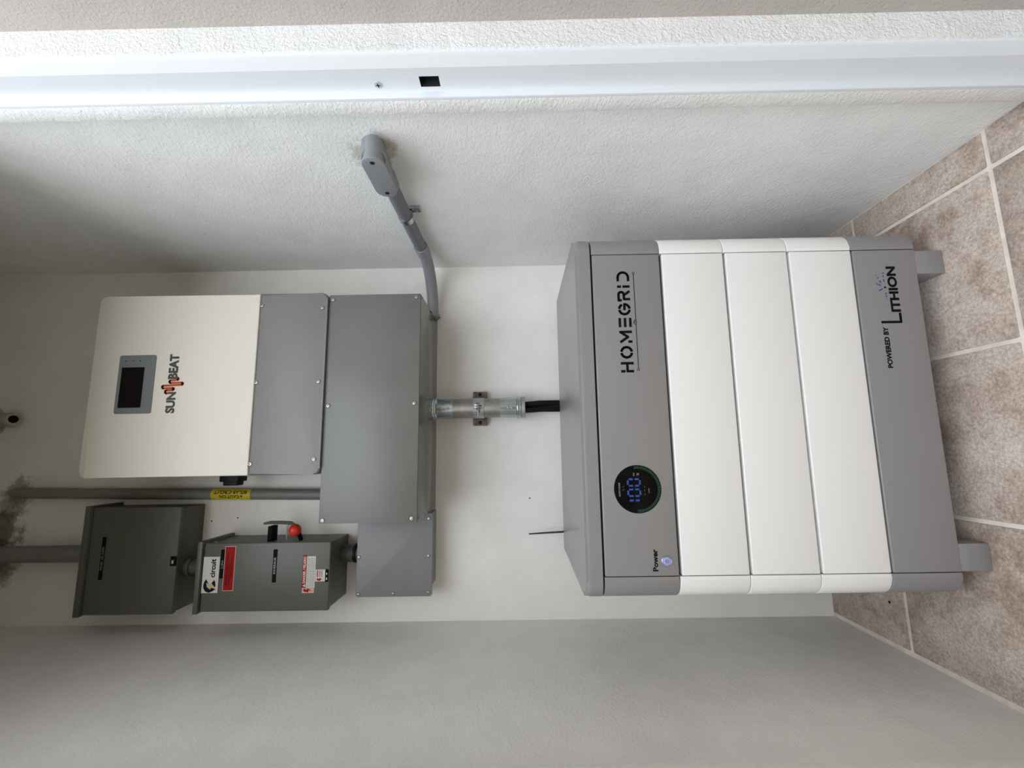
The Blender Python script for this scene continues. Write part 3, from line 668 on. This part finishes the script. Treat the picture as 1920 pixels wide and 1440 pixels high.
cyl('bolt_nut', (cx_-.0078, cyy-.0370, .9270), (cx_-.0030, cyy-.0370, .9270), .0052, M_screw, C1, 6)

for i, (xa, xb, xc, lab) in enumerate(((.1100, .1130, .1135, 'left of the two black battery cables dropping from the steel conduit'), (.1250, .1290, .1300, 'right of the two black battery cables dropping from the steel conduit'))):
    tag(tube('battery_cable', [(xa, cyy+.002, .850), (xa, cyy+.003, .800), (xb, 1.2060, .760), (xc, 1.2160, .715), (xc, 1.2190, .660), (xc, 1.2190, .40)], .0080, M_rubber, None, 14), lab, 'cable', 'battery cables below the conduit')
tag(tube('antenna', [(-.2110, 1.2120, .30), (-.2125, 1.2110, .70), (-.2150, 1.2105, .760), (-.2168, 1.2100, .7985)], [.0026, .0026, .0022, .0016], mat('antenna_black', (.03, .03, .03), .5), None, 10), 'thin black antenna sticking up behind the battery tower', 'antenna')

# ------------------------------------------------------------------ conduit run on the right-hand wall
PZ = 1.0650; PX = .5220
M_pvcp = mat('pvc_pipe_dark', (.145, .15, .165), .42)
R1 = empty('wall_conduit', (PX, 1.0, PZ)); tag(R1, 'grey conduit along the right wall curving into the wiring box', 'conduit')
tube('pipe', [(PX, .770, PZ+.003), (PX, 1.100, PZ-.001)], .0150, M_pvcp, R1, 24)
el = [(PX, 1.0600, PZ)] + [(PX-.115+.115*math.cos(math.radians(t)), 1.100+.115*math.sin(math.radians(t)), PZ-.001-.004*t/90) for t in range(0, 91, 10)] + [(gx1-.004, 1.215, PZ-.006)]
tube('elbow', el, [.0178, .0176] + [.0158]*9 + [.0155], M_pvc, R1, 24)
cyl('lock_ring', (gx1+.0002, 1.215, PZ-.006), (gx1+.008, 1.215, PZ-.006), .0205, M_pvc, R1, 24)
LB = empty('conduit_elbow_box', (XR, .70, PZ)); tag(LB, 'grey angled conduit elbow box with screwed cover on the right wall', 'conduit fitting')
y0, y1, hw = .6690, .7830, .0182
def obround(y0, y1, zc, h, n=8): return arc(y1-h, zc, h, -90, 90, n) + arc(y0+h, zc, h, 90, 270, n)
bm = bmesh.new()
secs = [(.4925, .0018, .002), (.500, .0022, .003), (.520, .0035, .009), (.534, .0055, .024)]
rings = []
for X, sh, cut in secs: rings.append([bm.verts.new((X, y, z)) for y, z in obround(y0+sh*.3, y1-cut, PZ, hw-sh)])
for a, b in zip(rings, rings[1:]):
    for i in range(len(a)): bm.faces.new((a[i], a[(i+1) % len(a)], b[(i+1) % len(b)], b[i]))
bm.faces.new(rings[0][::-1]); bm.faces.new(rings[-1]); obj('fitting_body', bm, M_pvc, LB)
cyl('wall_hub', (.500, .6905, PZ+.001), (XR+.006, .7120, PZ+.010), .0205, M_pvc, LB, 28)
cyl('pipe_hub', (PX, .765, PZ+.003), (PX, .800, PZ+.003), .0178, M_pvc, LB, 24)
bm = bmesh.new(); bm_prism(bm, obround(y0-.001, y1+.001, PZ, hw+.0012, 10), 'x', .4880, .4922)
bmesh.ops.bevel(bm, geom=[e for e in bm.edges if e.verts[0].co.x < .489 and e.verts[1].co.x < .489], offset=.0012, segments=2, profile=.5, affect='EDGES')
cv = obj('cover', bm, M_pvc, LB)
for y in (.6820, .7705):
    bm = bmesh.new(); bm_lathe(bm, [(.0042, -.0002), (.0040, .0006), (.0024, .0010)], (.4880, y, PZ), 'x', 14, -1); obj('cover_screw', bm, M_slot, cv)
SP = empty('conduit_strap', (XR, .917, PZ)); tag(SP, 'small zinc strap holding the conduit to the right wall', 'strap')
bm = bmesh.new(); n = 20; A = []
for r_, dy in ((.0153, -.0085), (.0168, -.0085), (.0168, .0085), (.0153, .0085)):
    A.append([bm.verts.new((PX+r_*math.cos(a), .917+dy, PZ+.001+r_*math.sin(a))) for a in [math.radians(30+285*i/n) for i in range(n+1)]])
for q in range(4):
    for i in range(n): bm.faces.new((A[q][i], A[q][i+1], A[(q+1) % 4][i+1], A[(q+1) % 4][i]))
for i in (0, n): bm.faces.new([A[q][i] for q in range(4)])
obj('strap_band', bm, M_galv, SP)
box('strap_ear', (XR-.0085, XR-.0003, .9085, .9255, 1.0340, 1.0575), M_galv, SP, bev=.001)
bm = bmesh.new(); bm_lathe(bm, [(.0048, 0), (.0045, .002), (.002, .0034)], (XR-.0085, .917, 1.0440), 'x', 14, -1); obj('strap_screw', bm, M_screw, SP)

# ------------------------------------------------------------------ small things
p = at_y(25, 786, 1.215); q = at_y(-14, 789, YB)
PS = empty('pipe_stub', (q.x, YB, q.z)); tag(PS, 'open plastered pipe stub sticking out of the wall above the inverter', 'pipe stub')
M_stub = mat('stub_mortar', (.42, .37, .32), .8, bump=(120, .6, .004), var=(40, .2))
d = (p-Vector((q.x, YB+.005, q.z+.004))); L = d.length; d.normalize()
s0 = Vector((q.x, YB+.005, q.z+.004))
bm = bmesh.new(); bm_tube(bm, [s0, s0+d*L*.5, p-d*.003, p, p+d*.0002], [.024, .0195, .0180, .0168, .0108], 20, caps=False); obj('stub_tube', bm, M_stub, PS)
bm = bmesh.new(); bm_tube(bm, [p-d*.022, p-d*.01, p+d*.0001], .0109, 20); bm.faces.ensure_lookup_table()
bmesh.ops.delete(bm, geom=[bm.faces[-1]], context='FACES'); obj('stub_bore', bm, M_slot, PS)
bm = bmesh.new(); bmesh.ops.create_icosphere(bm, subdivisions=4, radius=1)
rnd = random.Random(3); ph = [(rnd.uniform(2, 5), rnd.uniform(0, 6)) for _ in range(4)]
for v in bm.verts:
    a = math.atan2(v.co.z, v.co.x); w = 1+.18*math.sin(3*a+1.2)+.10*math.sin(5*a+.4)
    v.co = Vector((q.x+.004+v.co.x*.052*w, YB+v.co.y*.012, q.z+.012+v.co.z*.046*w))
obj('mortar_patch', bm, M_stub, PS)
p = at_z(1669, 1129, 0)
bm = bmesh.new(); bmesh.ops.create_icosphere(bm, subdivisions=2, radius=1)
for v in bm.verts: v.co = Vector((p.x+v.co.x*.0034, p.y+v.co.y*.0022, .0016+v.co.z*.0018))
tag(obj('pebble', bm, M_rubber), 'tiny black pebble on the tile left of the battery', 'pebble')
wb = bpy.data.objects['wall_back']
for (px, py) in ((397, 977), (446, 971), (993, 934)):
    p = at_y(px, py, YB); bm = bmesh.new(); bm_lathe(bm, [(.0022, -.001), (.0020, .0003)], (p.x, YB, p.z), 'y', 10, -1); obj('anchor_hole', bm, M_slot, wb)
